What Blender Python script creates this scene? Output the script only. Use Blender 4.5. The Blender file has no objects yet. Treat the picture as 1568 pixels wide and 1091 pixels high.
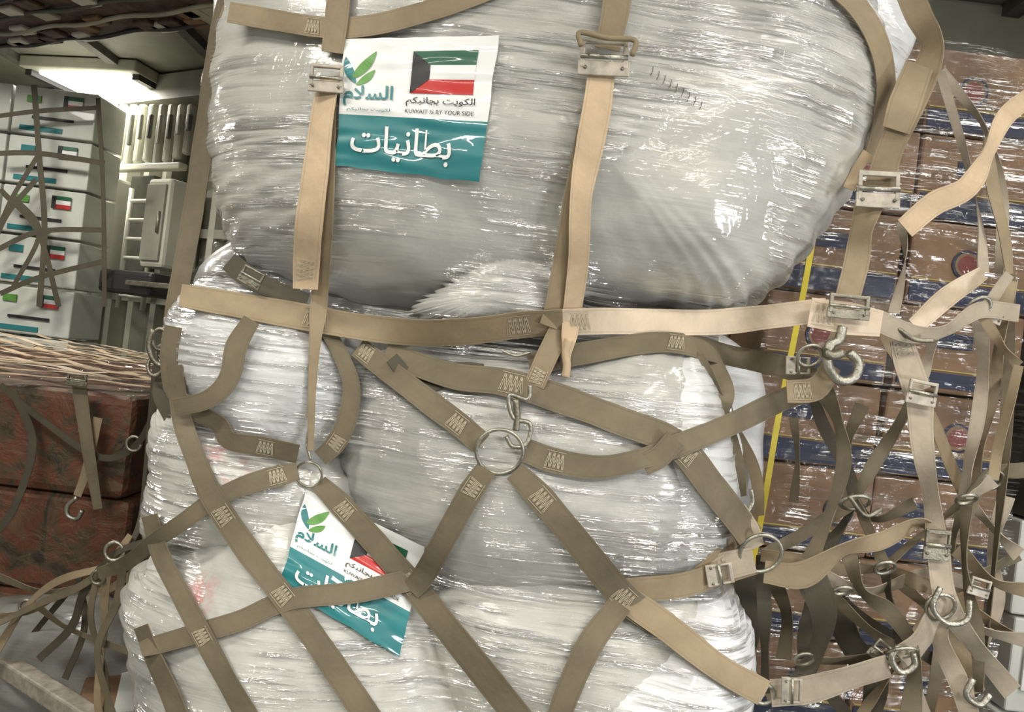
import bpy, math, random
import numpy as np
from mathutils import Vector, Matrix, Euler, noise
from mathutils.bvhtree import BVHTree
random.seed(7)
K=0.69; S=K/784.0; ROLL=math.radians(7)
C=Vector((0,-1.6,1.5))
R=(Matrix.Rotation(math.radians(90),3,'X')@Matrix.Rotation(ROLL,3,'Z'))
def ray(u,v): return R@Vector(((u-784)*S,(545.5-v)*S,-1.0))
def pt(u,v,D): return C+ray(u,v)*D
def onz(u,v,z):
    r=ray(u,v); return C+r*((z-C.z)/r.z)
try: bpy.context.scene.view_settings.view_transform='Standard'
except Exception: pass
col=bpy.context.scene.collection
# ---------------------------------------------------------------- materials
class NT:
    def __init__(s,name):
        s.m=bpy.data.materials.new(name); s.m.use_nodes=True; s.t=s.m.node_tree; s.n=s.t.nodes; s.l=s.t.links
        s.b=s.n['Principled BSDF']; s.out=s.n['Material Output']
    def add(s,t,**k):
        n=s.n.new(t)
        for a,b in k.items(): setattr(n,a,b)
        return n
    def link(s,a,b): s.l.new(a,b)
    def coord(s,kind='Object',scale=(1,1,1),rot=(0,0,0)):
        c=s.add('ShaderNodeTexCoord'); m=s.add('ShaderNodeMapping'); m.inputs['Scale'].default_value=scale; m.inputs['Rotation'].default_value=rot
        s.link(c.outputs[kind],m.inputs['Vector']); return m.outputs['Vector']
    def noise(s,vec,scale,detail=4,rough=.55,dist=0):
        n=s.add('ShaderNodeTexNoise'); n.inputs['Scale'].default_value=scale; n.inputs['Detail'].default_value=detail
        n.inputs['Roughness'].default_value=rough; n.inputs['Distortion'].default_value=dist; s.link(vec,n.inputs['Vector']); return n.outputs['Fac']
    def ramp(s,fac,stops):
        r=s.add('ShaderNodeValToRGB'); e=r.color_ramp.elements
        while len(e)<len(stops): e.new(.5)
        for i,(p,c) in enumerate(stops):
            e[i].position=p; e[i].color=(c,c,c,1) if not hasattr(c,'__len__') else (*c,1)
        s.link(fac,r.inputs['Fac']); return r.outputs['Color']
    def math(s,op,a,b):
        n=s.add('ShaderNodeMath',operation=op)
        for i,x in enumerate((a,b)):
            if isinstance(x,(int,float)): n.inputs[i].default_value=x
            else: s.link(x,n.inputs[i])
        return n.outputs[0]
    def mix(s,f,a,b):
        n=s.add('ShaderNodeMix',data_type='RGBA')
        for i,x in ((0,f),(6,a),(7,b)):
            if isinstance(x,(int,float)): n.inputs[i].default_value=x
            elif isinstance(x,tuple): n.inputs[i].default_value=(*x,1)
            else: s.link(x,n.inputs[i])
        return n.outputs[2]
    def bump(s,h,strength,dist,prev=None):
        b=s.add('ShaderNodeBump'); b.inputs['Strength'].default_value=strength; b.inputs['Distance'].default_value=dist
        s.link(h,b.inputs['Height'])
        if prev is not None: s.link(prev,b.inputs['Normal'])
        return b.outputs['Normal']
def simple(name,c,rough=.6,metal=0,var=.15,sc=8,bump=0.0,coat=0):
    t=NT(name); v=t.coord(); f=t.noise(v,sc)
    lo=tuple(x*(1-var) for x in c); hi=tuple(min(1,x*(1+var)) for x in c)
    t.link(t.ramp(f,[(.3,lo),(.7,hi)]),t.b.inputs['Base Color'])
    t.b.inputs['Roughness'].default_value=rough; t.b.inputs['Metallic'].default_value=metal
    t.b.inputs['Coat Weight'].default_value=coat
    if bump: t.link(t.bump(t.noise(v,sc*6),bump,.01),t.b.inputs['Normal'])
    return t.m
def film_mat(name,c,rot=0.05,coat=.5,cr=.25,spots=()):
    t=NT(name); b=t.b; v=t.coord()
    vs=t.coord(scale=(2.5,2.5,34),rot=(0,rot,0)); s1=t.noise(vs,1,4,.6,.5)
    big=t.noise(v,4,5,.62,.6)
    base=t.mix(t.ramp(big,[(.3,0.),(.72,1.)]),tuple(x*.80 for x in c),tuple(min(1,x*1.16) for x in c))
    for p,rad in spots:   # red stencil ink showing through the sack
        d=t.add('ShaderNodeVectorMath',operation='DISTANCE'); t.link(v,d.inputs[0]); d.inputs[1].default_value=p
        mk=t.math('MULTIPLY',t.ramp(t.math('DIVIDE',d.outputs['Value'],rad),[(.3,1.),(1.,0.)]),t.ramp(t.noise(v,28,3,.6,.5),[(.42,0.),(.6,.7)]))
        base=t.mix(mk,base,(.60,.13,.13))
    t.link(base,b.inputs['Base Color'])
    b.inputs['Roughness'].default_value=.45; b.inputs['Coat Weight'].default_value=coat; b.inputs['Coat Roughness'].default_value=.14
    n1=t.bump(s1,.2,.012); n2=t.bump(t.noise(v,7,4,.55,.6),cr,.02,n1)
    t.link(n2,b.inputs['Normal']); t.link(n2,b.inputs['Coat Normal'])
    return t.m
def clear_mat(name,rot=.05,lo=.05,hi=.5,glint_white=.12,mscale=2.0,zs=55,dens=.5,crk=.45):
    t=NT(name); v=t.coord(); vs=t.coord(scale=(3.0,3.0,zs),rot=(0,rot,0)); vs2=t.coord(scale=(7,7,zs*2.5),rot=(0,rot-.09,0))
    s1=t.noise(vs,1,3,.6,.35); s2=t.noise(vs2,1,2,.5,.3)
    mask=t.ramp(t.noise(v,mscale,2,.5,.4),[(dens-.05,.05),(dens+.07,1.)])
    h=t.math('MULTIPLY',t.math('ADD',s1,t.math('MULTIPLY',s2,.6)),mask)
    n=t.bump(h,1.0,.030); n=t.bump(t.noise(v,6,4,.58,.9),crk,.03,n)
    tr=t.add('ShaderNodeBsdfTransparent'); gl=t.add('ShaderNodeBsdfGlossy'); gl.inputs['Roughness'].default_value=.085; gl.inputs['Color'].default_value=(1,1,1,1)
    t.link(n,gl.inputs['Normal']); df=t.add('ShaderNodeBsdfDiffuse'); df.inputs['Color'].default_value=(.88,.88,.86,1)
    ridge=t.math('MULTIPLY',t.ramp(t.math('ADD',t.math('MULTIPLY',s1,.65),t.math('MULTIPLY',s2,.35)),[(.50,0.),(.58,1.)]),mask)
    m0=t.add('ShaderNodeMixShader'); t.link(t.math('MULTIPLY',ridge,glint_white),m0.inputs[0]); t.link(tr.outputs[0],m0.inputs[1]); t.link(df.outputs[0],m0.inputs[2])  # white diffuse on the ridges paints streak glints into the film colour
    mx=t.add('ShaderNodeMixShader')
    t.link(t.math('ADD',t.math('MULTIPLY',ridge,hi),lo),mx.inputs[0]); t.link(m0.outputs[0],mx.inputs[1]); t.link(gl.outputs[0],mx.inputs[2]); t.link(mx.outputs[0],t.out.inputs[0]); return t.m
def web_mat(name,c):
    t=NT(name); b=t.b
    uv=t.coord('UV'); sep=t.add('ShaderNodeSeparateXYZ'); t.link(uv,sep.inputs[0])
    v=t.coord()
    dirt=t.noise(v,7,6,.65,.3)
    basec=t.mix(t.ramp(dirt,[(.3,0.),(.7,1.)]),tuple(x*.70 for x in c),tuple(min(1,x*1.2) for x in c))
    e=t.math('ABSOLUTE',t.math('SUBTRACT',sep.outputs[1],.5),0)
    edge=t.ramp(e,[(.38,0.),(.40,1.),(.42,1.),(.44,0.)])
    c2=t.mix(t.math('MULTIPLY',edge,.35),basec,tuple(x*.5 for x in c))
    gr=t.noise(t.coord('UV',scale=(14,90,1)),5,3,.6)
    c3=t.mix(t.math('MULTIPLY',gr,.30),c2,tuple(x*.55 for x in c))
    t.link(c3,b.inputs['Base Color']); b.inputs['Roughness'].default_value=.75
    t.link(t.bump(t.noise(v,26,4),.3,.006),b.inputs['Normal'])
    return t.m
M={}
M['film']=film_mat('bale_film_grey',(.54,.54,.50))
M['filmr']=film_mat('bale_film_inked',(.60,.60,.56),spots=((tuple(pt(345,692,1.52)),.10),(tuple(pt(290,905,1.5)),.07),(tuple(pt(570,832,1.5)),.06)))
M['film2']=film_mat('bale_film_soft',(.47,.47,.44),.12)
M['film3']=film_mat('bale_film_white',(.82,.83,.85),.3,.6,.2)
M['film4']=film_mat('bale_film_offwhite',(.66,.67,.67),.2,.5,.2)
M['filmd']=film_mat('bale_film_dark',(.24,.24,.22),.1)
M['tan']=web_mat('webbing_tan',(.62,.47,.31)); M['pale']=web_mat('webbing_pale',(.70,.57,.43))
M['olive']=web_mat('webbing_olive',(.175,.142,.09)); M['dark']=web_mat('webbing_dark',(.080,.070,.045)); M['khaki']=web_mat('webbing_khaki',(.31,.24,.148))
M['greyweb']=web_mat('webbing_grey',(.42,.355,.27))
M['thread']=simple('thread',(.45,.40,.29),.8); M['threadd']=simple('thread_dark',(.12,.11,.09),.8)
M['steel']=simple('steel_worn',(.42,.40,.34),.45,1,.3,30,.25); M['steeld']=simple('steel_dark',(.26,.24,.19),.5,1,.3,30,.25)
M['alu']=simple('aluminium_plate',(.40,.36,.30),.55,.3,.3,40)
M['white']=simple('label_white',(.82,.83,.81),.4,0,.05,coat=.5); M['teal']=simple('label_teal',(.018,.19,.205),.4,0,.12,coat=.5)
M['green']=simple('flag_green',(.012,.10,.05),.4,0,.05,coat=.4); M['red']=simple('flag_red',(.50,.03,.025),.4,0,.05,coat=.4); M['black']=simple('print_black',(.02,.02,.02),.5)
M['leaf']=simple('leaf_green',(.10,.28,.05),.4); M['card']=simple('cardboard',(.185,.108,.058),.65,0,.4,5,.1)
M['blue']=simple('print_blue',(.014,.02,.052),.6,0,.35); M['yellow']=simple('strapping_yellow',(.72,.58,.03),.4,0,.05)
M['yprint']=simple('print_yellow',(.38,.30,.08),.5); M['rprint']=simple('print_red',(.16,.03,.025),.5)
M['wcard']=simple('carton_white',(.60,.62,.57),.6,0,.1,5,coat=.2)
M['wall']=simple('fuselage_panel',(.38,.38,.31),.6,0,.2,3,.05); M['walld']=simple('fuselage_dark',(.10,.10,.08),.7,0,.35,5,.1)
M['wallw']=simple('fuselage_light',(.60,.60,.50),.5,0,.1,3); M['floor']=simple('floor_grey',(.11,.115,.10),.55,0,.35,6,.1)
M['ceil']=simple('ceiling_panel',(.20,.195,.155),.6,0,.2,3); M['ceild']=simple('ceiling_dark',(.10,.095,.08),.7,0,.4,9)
M['insul']=simple('ceiling_insulation',(.085,.055,.042),.7,0,.5,14,.3)
t=NT('wrapped_red'); v=t.coord(); f=t.noise(v,5,6,.68,1.2)
t.link(t.ramp(f,[(.34,(.028,.022,.013)),(.45,(.085,.055,.03)),(.52,(.14,.045,.022)),(.60,(.13,.07,.035)),(.72,(.15,.12,.07))]),t.b.inputs['Base Color'])
t.b.inputs['Roughness'].default_value=.6; t.b.inputs['Coat Weight'].default_value=.15; t.link(t.bump(t.noise(v,12,5,.6,1),.5,.03),t.b.inputs['Normal']); M['redwrap']=t.m
t=NT('lamp_emitter'); t.b.inputs['Emission Color'].default_value=(1,.97,.9,1); t.b.inputs['Emission Strength'].default_value=8; M['lamp']=t.m
M['clear']=clear_mat('stretch_film_clear',.15,.02,.48,.07,3.4,60,.50)
M['wrap']=clear_mat('stretch_film_wrap',.06,.06,.66,.48,2.4,85,.49,.45)
# ---------------------------------------------------------------- mesh builder
class MB:
    def __init__(s): s.v=[]; s.f=[]; s.mi=[]; s.mats=[]; s.uv={}; s.sm=[]
    def mat(s,k):
        m=M[k]
        if m not in s.mats: s.mats.append(m)
        return s.mats.index(m)
    def add(s,vs,fs,k,smooth=False,uvs=None):
        o=len(s.v); s.v+= [Vector(x) for x in vs]; i=s.mat(k)
        for q in fs: s.f.append([a+o for a in q]); s.mi.append(i); s.sm.append(smooth)
        if uvs:
            for j,x in enumerate(uvs): s.uv[o+j]=x
    def box(s,c,size,k,rz=0,rot=None,bev=.0):
        m=rot if rot is not None else Matrix.Rotation(rz,3,'Z'); c=Vector(c); h=[x/2 for x in size]
        if bev<=0:
            vs=[c+m@Vector((x*h[0],y*h[1],z*h[2])) for x in(-1,1) for y in(-1,1) for z in(-1,1)]
            s.add(vs,[(0,1,3,2),(4,6,7,5),(0,4,5,1),(2,3,7,6),(0,2,6,4),(1,5,7,3)],k)
        else:
            import bmesh
            bm=bmesh.new(); bmesh.ops.create_cube(bm,size=1)
            for w in bm.verts: w.co=Vector((w.co.x*size[0],w.co.y*size[1],w.co.z*size[2]))
            bmesh.ops.bevel(bm,geom=bm.edges[:],offset=bev,segments=2,affect='EDGES',profile=.5)
            bm.verts.index_update(); s.add([c+m@w.co for w in bm.verts],[[w.index for w in f.verts] for f in bm.faces],k); bm.free()
    def tube(s,P,r,k,n=10,closed=False):
        N=len(P); vs=[]; up=None
        for i in range(N):
            a=P[(i-1)%N] if (closed or i>0) else P[i]; b=P[(i+1)%N] if (closed or i<N-1) else P[i]
            T=(b-a).normalized()
            if up is None: up=T.orthogonal().normalized()
            up=(up-T*up.dot(T)).normalized(); w=T.cross(up)
            rr=r[i] if isinstance(r,list) else r
            for j in range(n):
                t=2*math.pi*j/n; vs.append(P[i]+up*math.cos(t)*rr+w*math.sin(t)*rr)
        fs=[]
        for i in range(N if closed else N-1):
            for j in range(n):
                a=i*n+j; b=i*n+(j+1)%n; c=((i+1)%N)*n+(j+1)%n; d=((i+1)%N)*n+j; fs.append((a,b,c,d))
        if not closed: fs+= [tuple(range(n))[::-1],tuple((N-1)*n+j for j in range(n))]
        s.add(vs,fs,k,True)
    def done(s,name,parent=None):
        me=bpy.data.meshes.new(name); me.from_pydata([tuple(x) for x in s.v],[],s.f)
        for m in s.mats: me.materials.append(m)
        me.polygons.foreach_set('material_index',s.mi); me.polygons.foreach_set('use_smooth',s.sm)
        if s.uv:
            L=me.uv_layers.new(name='UVMap')
            for l in me.loops: L.data[l.index].uv=s.uv.get(l.vertex_index,(0,0))
        me.update(); ob=bpy.data.objects.new(name,me); col.objects.link(ob)
        if parent: ob.parent=parent
        return ob
def empty(name):
    e=bpy.data.objects.new(name,None); col.objects.link(e); e.empty_display_size=.1; return e
def catmull(P,n,closed=False):
    out=[]; N=len(P)
    segs=N if closed else N-1
    for i in range(segs):
        p1=P[i]; p2=P[(i+1)%N]
        p0=P[i-1] if (closed or i>0) else [2*a-b for a,b in zip(p1,p2)]
        p3=P[(i+2)%N] if (closed or i+2<N) else [2*b-a for a,b in zip(p1,p2)]
        for j in range(n):
            t=j/n
            out.append([.5*((2*b)+(-a+c)*t+(2*a-5*b+4*c-d)*t*t+(-a+3*b-3*c+d)*t**3) for a,b,c,d in zip(p0,p1,p2,p3)])
    if not closed: out.append(list(P[-1]))
    return out
# ---------------------------------------------------------------- bales
BV=[];BF=[]
def pillow(name,outline,D0,Tf,Tb,mat,amp=.012,seed=0,p=3.0,pleat=.0):
    O=[pt(u,v,D0) for u,v in outline]; ring=catmull([list(o) for o in O],12,True); ring=[Vector(x) for x in ring]
    N=len(ring); c=sum(ring,Vector())/N
    Mf=44; rows=[]
    for sgn,T in ((-1,Tf),(1,Tb)):
        for i in range(1,Mf+1):
            if sgn==1 and i==Mf: continue
            rows.append((sgn,T,math.sin(i/Mf*math.pi/2)))
    order=[x for x in rows if x[0]==-1]+[x for x in rows if x[0]==1][::-1]; vs=[]
    so=Vector((seed*3.7,seed*1.3,seed*2.1))
    def disp(q,r,th):
        n1=noise.noise(q*3.0+so)*1.7; n2=noise.noise(Vector((q.x*5,q.y*5,q.z*14))+so)*.35
        rd=abs(noise.noise(q*7+so))*-1.3+.3
        pl=math.sin(th*46+3*noise.noise(q*4))*pleat*(r**4)
        return amp*(n1+n2+rd)+pl*.5*(1+noise.noise(q*3+so))
    def mk(q,r,sgn,th):
        rad=(q-c); rad.y=0; rad=rad.normalized() if rad.length>1e-5 else Vector((0,0,0))
        return q+(rad*(r**4)+Vector((0,sgn*(1-r**4)+.001,0)))*disp(q,r,th)
    q=c+Vector((0,-Tf,0)); vs.append(mk(q,0,-1,0))
    for sgn,T,r in order:
        for j,o in enumerate(ring):
            q=c+(o-c)*r; q.y=q.y+sgn*T*math.sqrt(max(0,1-r**p)); vs.append(mk(q,r,sgn if r<.9999 else 0,2*math.pi*j/N))
    q=c+Vector((0,Tb,0)); vs.append(mk(q,0,1,0)); last=len(vs)-1
    fs=[]
    for j in range(N): fs.append((0,1+(j+1)%N,1+j))
    nr=len(order)
    for i in range(nr-1):
        for j in range(N):
            a=1+i*N+j; b=1+i*N+(j+1)%N; fs.append((a,b,b+N,a+N))
    for j in range(N): fs.append((last,1+(nr-1)*N+j,1+(nr-1)*N+(j+1)%N))
    m=MB(); m.add(vs,fs,mat,True); ob=m.done(name)
    o=len(BV); BV.extend(vs); BF.extend([tuple(a+o for a in f) for f in fs])
    return ob
BN='wrapped_blanket_bale'
pillow(BN,[(350,-60),(334,60),(326,180),(334,280),(350,345),(382,400),(445,438),(540,468),(700,484),(900,478),(1020,474),(1090,482),(1145,466),(1215,400),(1275,315),(1322,230),(1342,150),(1335,80),(1310,10),(1265,-60),(1150,-130),(800,-160),(450,-130)],1.78,.36,.45,'film',.013,1,2.6,.009)
pillow(BN,[(1180,-120),(1330,-130),(1392,-60),(1396,30),(1372,110),(1310,200),(1200,170),(1120,40)],2.0,.2,.3,'film3',.01,2)
pillow(BN,[(330,430),(450,450),(540,485),(575,560),(562,650),(520,705),(440,708),(350,650),(287,590),(272,530),(284,470)],1.74,.22,.4,'film4',.014,3,2.6,.012)
pillow(BN,[(560,550),(680,520),(900,505),(1030,515),(1085,590),(1112,690),(1112,800),(1080,865),(950,895),(800,900),(680,885),(600,840),(545,770),(530,660)],1.76,.29,.4,'film2',.014,4,2.6,.010)
pillow(BN,[(940,560),(1040,530),(1095,600),(1118,700),(1116,800),(1085,862),(1010,880),(965,800),(930,680)],1.70,.195,.3,'film4',.014,21,2.2,.008)
pillow(BN,[(880,460),(1040,490),(1120,520),(1160,570),(1166,680),(1140,780),(1000,820),(850,700)],1.98,.2,.3,'film3',.010,5)
pillow(BN,[(258,625),(310,610),(420,660),(540,700),(580,770),(520,830),(400,842),(300,832),(230,815),(243,720)],1.74,.2,.4,'filmr',.012,6,2.6,.012)
pillow(BN,[(212,880),(320,805),(450,735),(560,770),(640,850),(700,950),(745,1080),(720,1250),(480,1310),(260,1230),(216,1010)],1.72,.25,.5,'filmr',.013,7,2.6,.012)
pillow(BN,[(650,870),(780,825),(960,835),(1085,880),(1128,950),(1125,1060),(1100,1220),(900,1270),(740,1230),(660,1030)],1.74,.26,.5,'film',.014,8,2.6,.012)
pillow(BN,[(880,1010),(970,935),(1080,890),(1135,960),(1130,1080),(1090,1250),(940,1250),(870,1150)],1.68,.265,.3,'film3',.018,9,2.2,.014)
pillow(BN,[(260,1180),(600,1160),(900,1150),(1110,1160),(1125,1270),(1080,1360),(760,1400),(300,1360),(240,1270)],1.80,.3,.5,'film',.012,10)
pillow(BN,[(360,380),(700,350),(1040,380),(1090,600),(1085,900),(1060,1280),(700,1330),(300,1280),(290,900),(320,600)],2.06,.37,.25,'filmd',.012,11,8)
pillow('gathered_sack_fold',[(640,478),(680,440),(735,400),(795,384),(845,410),(872,455),(868,500),(780,505),(700,500)],1.575,.07,.12,'film2',.018,31,2.0,.020)
# --- taut stretch-wrap membrane over the load (sampled on a world x/z grid)
bvh=BVHTree.FromPolygons([tuple(x) for x in BV],BF)
nx,nz=190,260; xs=np.linspace(-1.0,1.02,nx); zs=np.linspace(.25,2.62,nz); Y=np.full((nx,nz),np.nan)
for i in range(nx):
    for j in range(nz):
        h=bvh.ray_cast(Vector((xs[i],-2,zs[j])),Vector((0,1,0)))
        if h[0] is not None and h[0].y<.36: Y[i,j]=h[0].y
valid=~np.isnan(Y); Z0=np.where(valid,Y,0.30)
A=Z0.copy()
for it in range(50):
    P=np.pad(A,1,mode='edge'); av=(P[:-2,1:-1]+P[2:,1:-1]+P[1:-1,:-2]+P[1:-1,2:])/4
    A=np.where(valid,np.minimum(A,av),A)
vs=[];idx={}
for i in range(nx):
    for j in range(nz):
        if valid[i,j]:
            q=Vector((xs[i],A[i,j]-.004,zs[j])); pm=max(0,min(1,.5+2.2*noise.noise(q*2.1+Vector((9,0,0)))))
            q.y-=.0055*pm*max(0,noise.noise(Vector((q.x*4,q.x*.6,(q.z+q.x*.08)*42))))+.002*max(0,noise.noise(q*8)); idx[(i,j)]=len(vs); vs.append(q)
fs=[(idx[(i,j)],idx[(i+1,j)],idx[(i+1,j+1)],idx[(i,j+1)]) for i in range(nx-1) for j in range(nz-1) if all(k in idx for k in ((i,j),(i+1,j),(i+1,j+1),(i,j+1)))]
m=MB(); m.add(vs,fs,'wrap',True); m.done('stretch_film_wrap')
o=len(BV); BV.extend(vs); BF.extend([tuple(a+o for a in f) for f in fs])
bvh=BVHTree.FromPolygons([tuple(x) for x in BV],BF)
def depth(u,v):
    r=ray(u,v); L=r.length; h=bvh.ray_cast(C,r/L)
    return None if h[0] is None else h[3]/L
# ---------------------------------------------------------------- webbing
def fill(a,dflt):
    n=len(a); idx=[i for i in range(n) if a[i] is not None]
    if not idx: return [dflt]*n
    out=a[:]
    for i in range(n):
        if a[i] is None:
            l=max([k for k in idx if k<i],default=None); r=min([k for k in idx if k>i],default=None)
            if l is None: out[i]=a[r]
            elif r is None: out[i]=a[l]
            else: out[i]=a[l]+(a[r]-a[l])*(i-l)/(r-l)
    return out
def smooth(a,w):
    n=len(a); return [sum(a[max(0,i-w):min(n,i+w+1)])/len(a[max(0,i-w):min(n,i+w+1)]) for i in range(n)]
def strap(mb,path,w,mat,off=.006,tw=None,stitch=(),dflt=1.6,win=4,thread='thread'):
    has=[len(p)>2 for p in path]
    ws=w if isinstance(w,(list,tuple)) else [w]*len(path)
    full=[[p[0],p[1],(p[2] if len(p)>2 else 0),ws[i],(tw[i] if tw else 0)] for i,p in enumerate(path)]
    n=len(full); allp=[];fr=[]
    for i in range(n-1):
        p1=full[i];p2=full[i+1];p0=full[i-1] if i>0 else [2*a-b for a,b in zip(p1,p2)];p3=full[i+2] if i+2<n else [2*b-a for a,b in zip(p1,p2)]
        k=max(2,int(math.dist(p1[:2],p2[:2])/7))
        for j in range(k+(1 if i==n-2 else 0)):
            t=j/k
            q=[.5*((2*b)+(-a+c)*t+(2*a-5*b+4*c-d)*t*t+(-a+3*b-3*c+d)*t**3) for a,b,c,d in zip(p0,p1,p2,p3)]
            q[2]=p1[2]+(p2[2]-p1[2])*t; q[3]=p1[3]+(p2[3]-p1[3])*t
            allp.append(q); fr.append(has[i] and has[i+1])
    N=len(allp); dl=[];dr=[]; nr=[]
    for i,q in enumerate(allp):
        a=allp[max(0,i-1)];b=allp[min(N-1,i+1)]; tx,ty=b[0]-a[0],b[1]-a[1]; l=math.hypot(tx,ty) or 1
        nx_,ny=-ty/l,tx/l; nr.append((nx_,ny)); h=q[3]/2
        if fr[i]: dl.append(q[2]);dr.append(q[2])
        else:
            e1=depth(q[0]+nx_*h,q[1]+ny*h); e2=depth(q[0]-nx_*h,q[1]-ny*h); m=depth(q[0],q[1])
            if m is None: dl.append(e1);dr.append(e2)
            else:
                e1=m if e1 is None else e1; e2=m if e2 is None else e2
                ov=max(0,(e1+e2)/2-m); mx=.35*q[3]*S*m
                dl.append(max(min(e1-ov,m+mx),m-mx));dr.append(max(min(e2-ov,m+mx),m-mx))
    def proc(d):
        f=fill(d,dflt); mn=[min(f[max(0,i-win):i+win+1]) for i in range(N)]; sm=smooth(smooth(mn,win),2)
        return [min(a,b) if not fr[i] else b for i,(a,b) in enumerate(zip(f,sm))]
    dl=smooth(proc(dl),1);dr=smooth(proc(dr),1)
    s=0;prev=None;frames=[];ss=[]
    sd0=random.uniform(0,50)
    for i,q in enumerate(allp):
        nx_,ny=nr[i];h=q[3]/2*(1+.06*noise.noise(Vector((i*.12,sd0,0))));th=q[4]; cth=math.cos(th); sd=math.sin(th)*h*S*1.6
        o=off if not fr[i] else 0
        o+=.0008*noise.noise(Vector((i*.15,sd0,5)))
        Lp=pt(q[0]+nx_*h*cth,q[1]+ny*h*cth,dl[i]-o+sd);Rp=pt(q[0]-nx_*h*cth,q[1]-ny*h*cth,dr[i]-o-sd); c=(Lp+Rp)/2
        if prev: s+=(c-prev).length
        prev=c; frames.append((c,Lp,Rp)); ss.append(s)
    pn=None; A1=[];U1=[];A2=[];U2=[]
    for i in range(N):
        a=frames[max(0,i-1)][0];b=frames[min(N-1,i+1)][0];T=(b-a).normalized();c,Lp,Rp=frames[i];sv=Rp-Lp;nm=sv.cross(T)
        if nm.length<1e-7: nm=pn or Vector((0,-1,0))
        nm.normalize()
        if not tw and nm.dot(C-c)<0: nm=-nm
        if tw and pn and nm.dot(pn)<-.5: nm=-nm
        pn=nm; frames[i]=(c,T,sv,nm); s=ss[i]; k=nm*.0022
        A1+=[Lp,c,Rp]; U1+=[(s,0),(s,.5),(s,1)]
        A2+=[Lp,Rp,Rp-k,Lp-k]; U2+=[(s,0),(s,1),(s,1),(s,0)]
    mb.add(A1,[(i*3+x,i*3+x+1,i*3+x+4,i*3+x+3) for i in range(N-1) for x in (0,1)],mat,True,U1)
    # closed back: two long edges flat, rear face smooth
    mb.add(A2,[(i*4+x,i*4+y,i*4+y+4,i*4+x+4) for i in range(N-1) for x,y in ((1,2),(3,0))]+[(0,1,2,3),tuple((N-1)*4+j for j in (3,2,1,0))],mat,False,U2)
    mb.add([A2[i*4+j] for i in range(N) for j in (2,3)],[(i*2,i*2+1,i*2+3,i*2+2) for i in range(N-1)],mat,True,[U2[i*4+j] for i in range(N) for j in (2,3)])
    for t in stitch:
        i=min(N-2,max(1,int(t*(N-1)))); c,T,sv,nm=frames[i]; W=sv.length; sn=sv.normalized(); L=W*.7; c=c+nm*.0016
        for sh in (-.12,.12):
            zz=[]
            for k in range(9): zz.append(c+T*(L*sh*.3)+sn*(W*.30*(1 if k%2 else -1))+T*(L*(k/8-.5)))
            for a,b in zip(zz,zz[1:]):
                d=(b-a).normalized();q=d.cross(nm)*.0006; mb.add([a-q,a+q,b+q,b-q],[(0,1,2,3)],thread)
        for sg in (-1,1):
            a=c-T*L*.55+sn*W*.36*sg;b=c+T*L*.55+sn*W*.36*sg;q=sn*.0005;mb.add([a-q,a+q,b+q,b-q],[(0,1,2,3)],thread)
def dd(u,v,default=1.6,off=.02):
    d=depth(u,v); return (default if d is None else d)-off
def ringp(mb,u,v,rpx,thick,D=None,k='steel',tilt=.0,tz=0,arc=1.0,start=0,ex=1):
    D=D or dd(u,v); c=pt(u,v,D); r=rpx*S*D; n=40; m=R@Euler((tilt,tz,start)).to_matrix()
    P=[c+m@Vector((math.cos(2*math.pi*arc*i/n)*r*ex,math.sin(2*math.pi*arc*i/n)*r,0)) for i in range(n if arc>=1 else n+1)]
    mb.tube(P,thick*.82,k,10,arc>=1)
def hook(mb,path,r,k='steel',D=None):
    P=[Vector(x) for x in catmull([list(pt(p[0],p[1],(p[2] if len(p)>2 else D))) for p in path],6)]
    mb.tube(P,r*.85,k,10)
def buckle(mb,u,v,w,h,ang,D=None,k='alu'):
    D=D or dd(u,v,1.6,.022); c=pt(u,v,D); m=R@Matrix.Rotation(-ang,3,'Z'); s=S*D; W=w*s*.94;H=h*s*.94
    q=lambda x,y,z=0:c+m@Vector((x,y,z))
    mb.box(q(0,-H*.30),(W,H*.40,.005),k,rot=m,bev=.0015)
    mb.box(q(0,H*.42),(W*.85,H*.14,.008),k,rot=m,bev=.002)
    for sg in(-1,1): mb.box(q(sg*W*.42,H*.1),(W*.10,H*.8,.007),k,rot=m,bev=.002)
    mb.tube([q(-W*.46,0,.004),q(W*.46,0,.004)],H*.07,'steel',8)
    for sg in(-1,1): mb.tube([q(sg*W*.36,-H*.3,.0),q(sg*W*.36,-H*.3,.005)],H*.05,'steeld',8)
net=empty('cargo_net')
m=MB()
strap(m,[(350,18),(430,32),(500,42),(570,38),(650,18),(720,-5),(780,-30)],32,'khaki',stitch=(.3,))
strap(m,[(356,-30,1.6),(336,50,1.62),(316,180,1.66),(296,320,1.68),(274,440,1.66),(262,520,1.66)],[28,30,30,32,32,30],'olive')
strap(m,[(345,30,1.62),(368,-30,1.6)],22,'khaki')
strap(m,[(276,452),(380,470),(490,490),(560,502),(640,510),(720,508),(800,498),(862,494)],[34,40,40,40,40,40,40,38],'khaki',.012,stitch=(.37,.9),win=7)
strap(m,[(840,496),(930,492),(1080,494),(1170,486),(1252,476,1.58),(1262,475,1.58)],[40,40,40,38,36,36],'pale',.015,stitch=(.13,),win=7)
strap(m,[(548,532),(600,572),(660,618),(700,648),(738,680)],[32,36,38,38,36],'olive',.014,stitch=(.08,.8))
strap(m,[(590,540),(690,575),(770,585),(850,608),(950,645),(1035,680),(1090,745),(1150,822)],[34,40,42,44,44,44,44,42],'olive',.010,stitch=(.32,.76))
strap(m,[(600,548),(640,590),(700,570),(740,572)],[20,26,30,30],'dark',.004)
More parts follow.
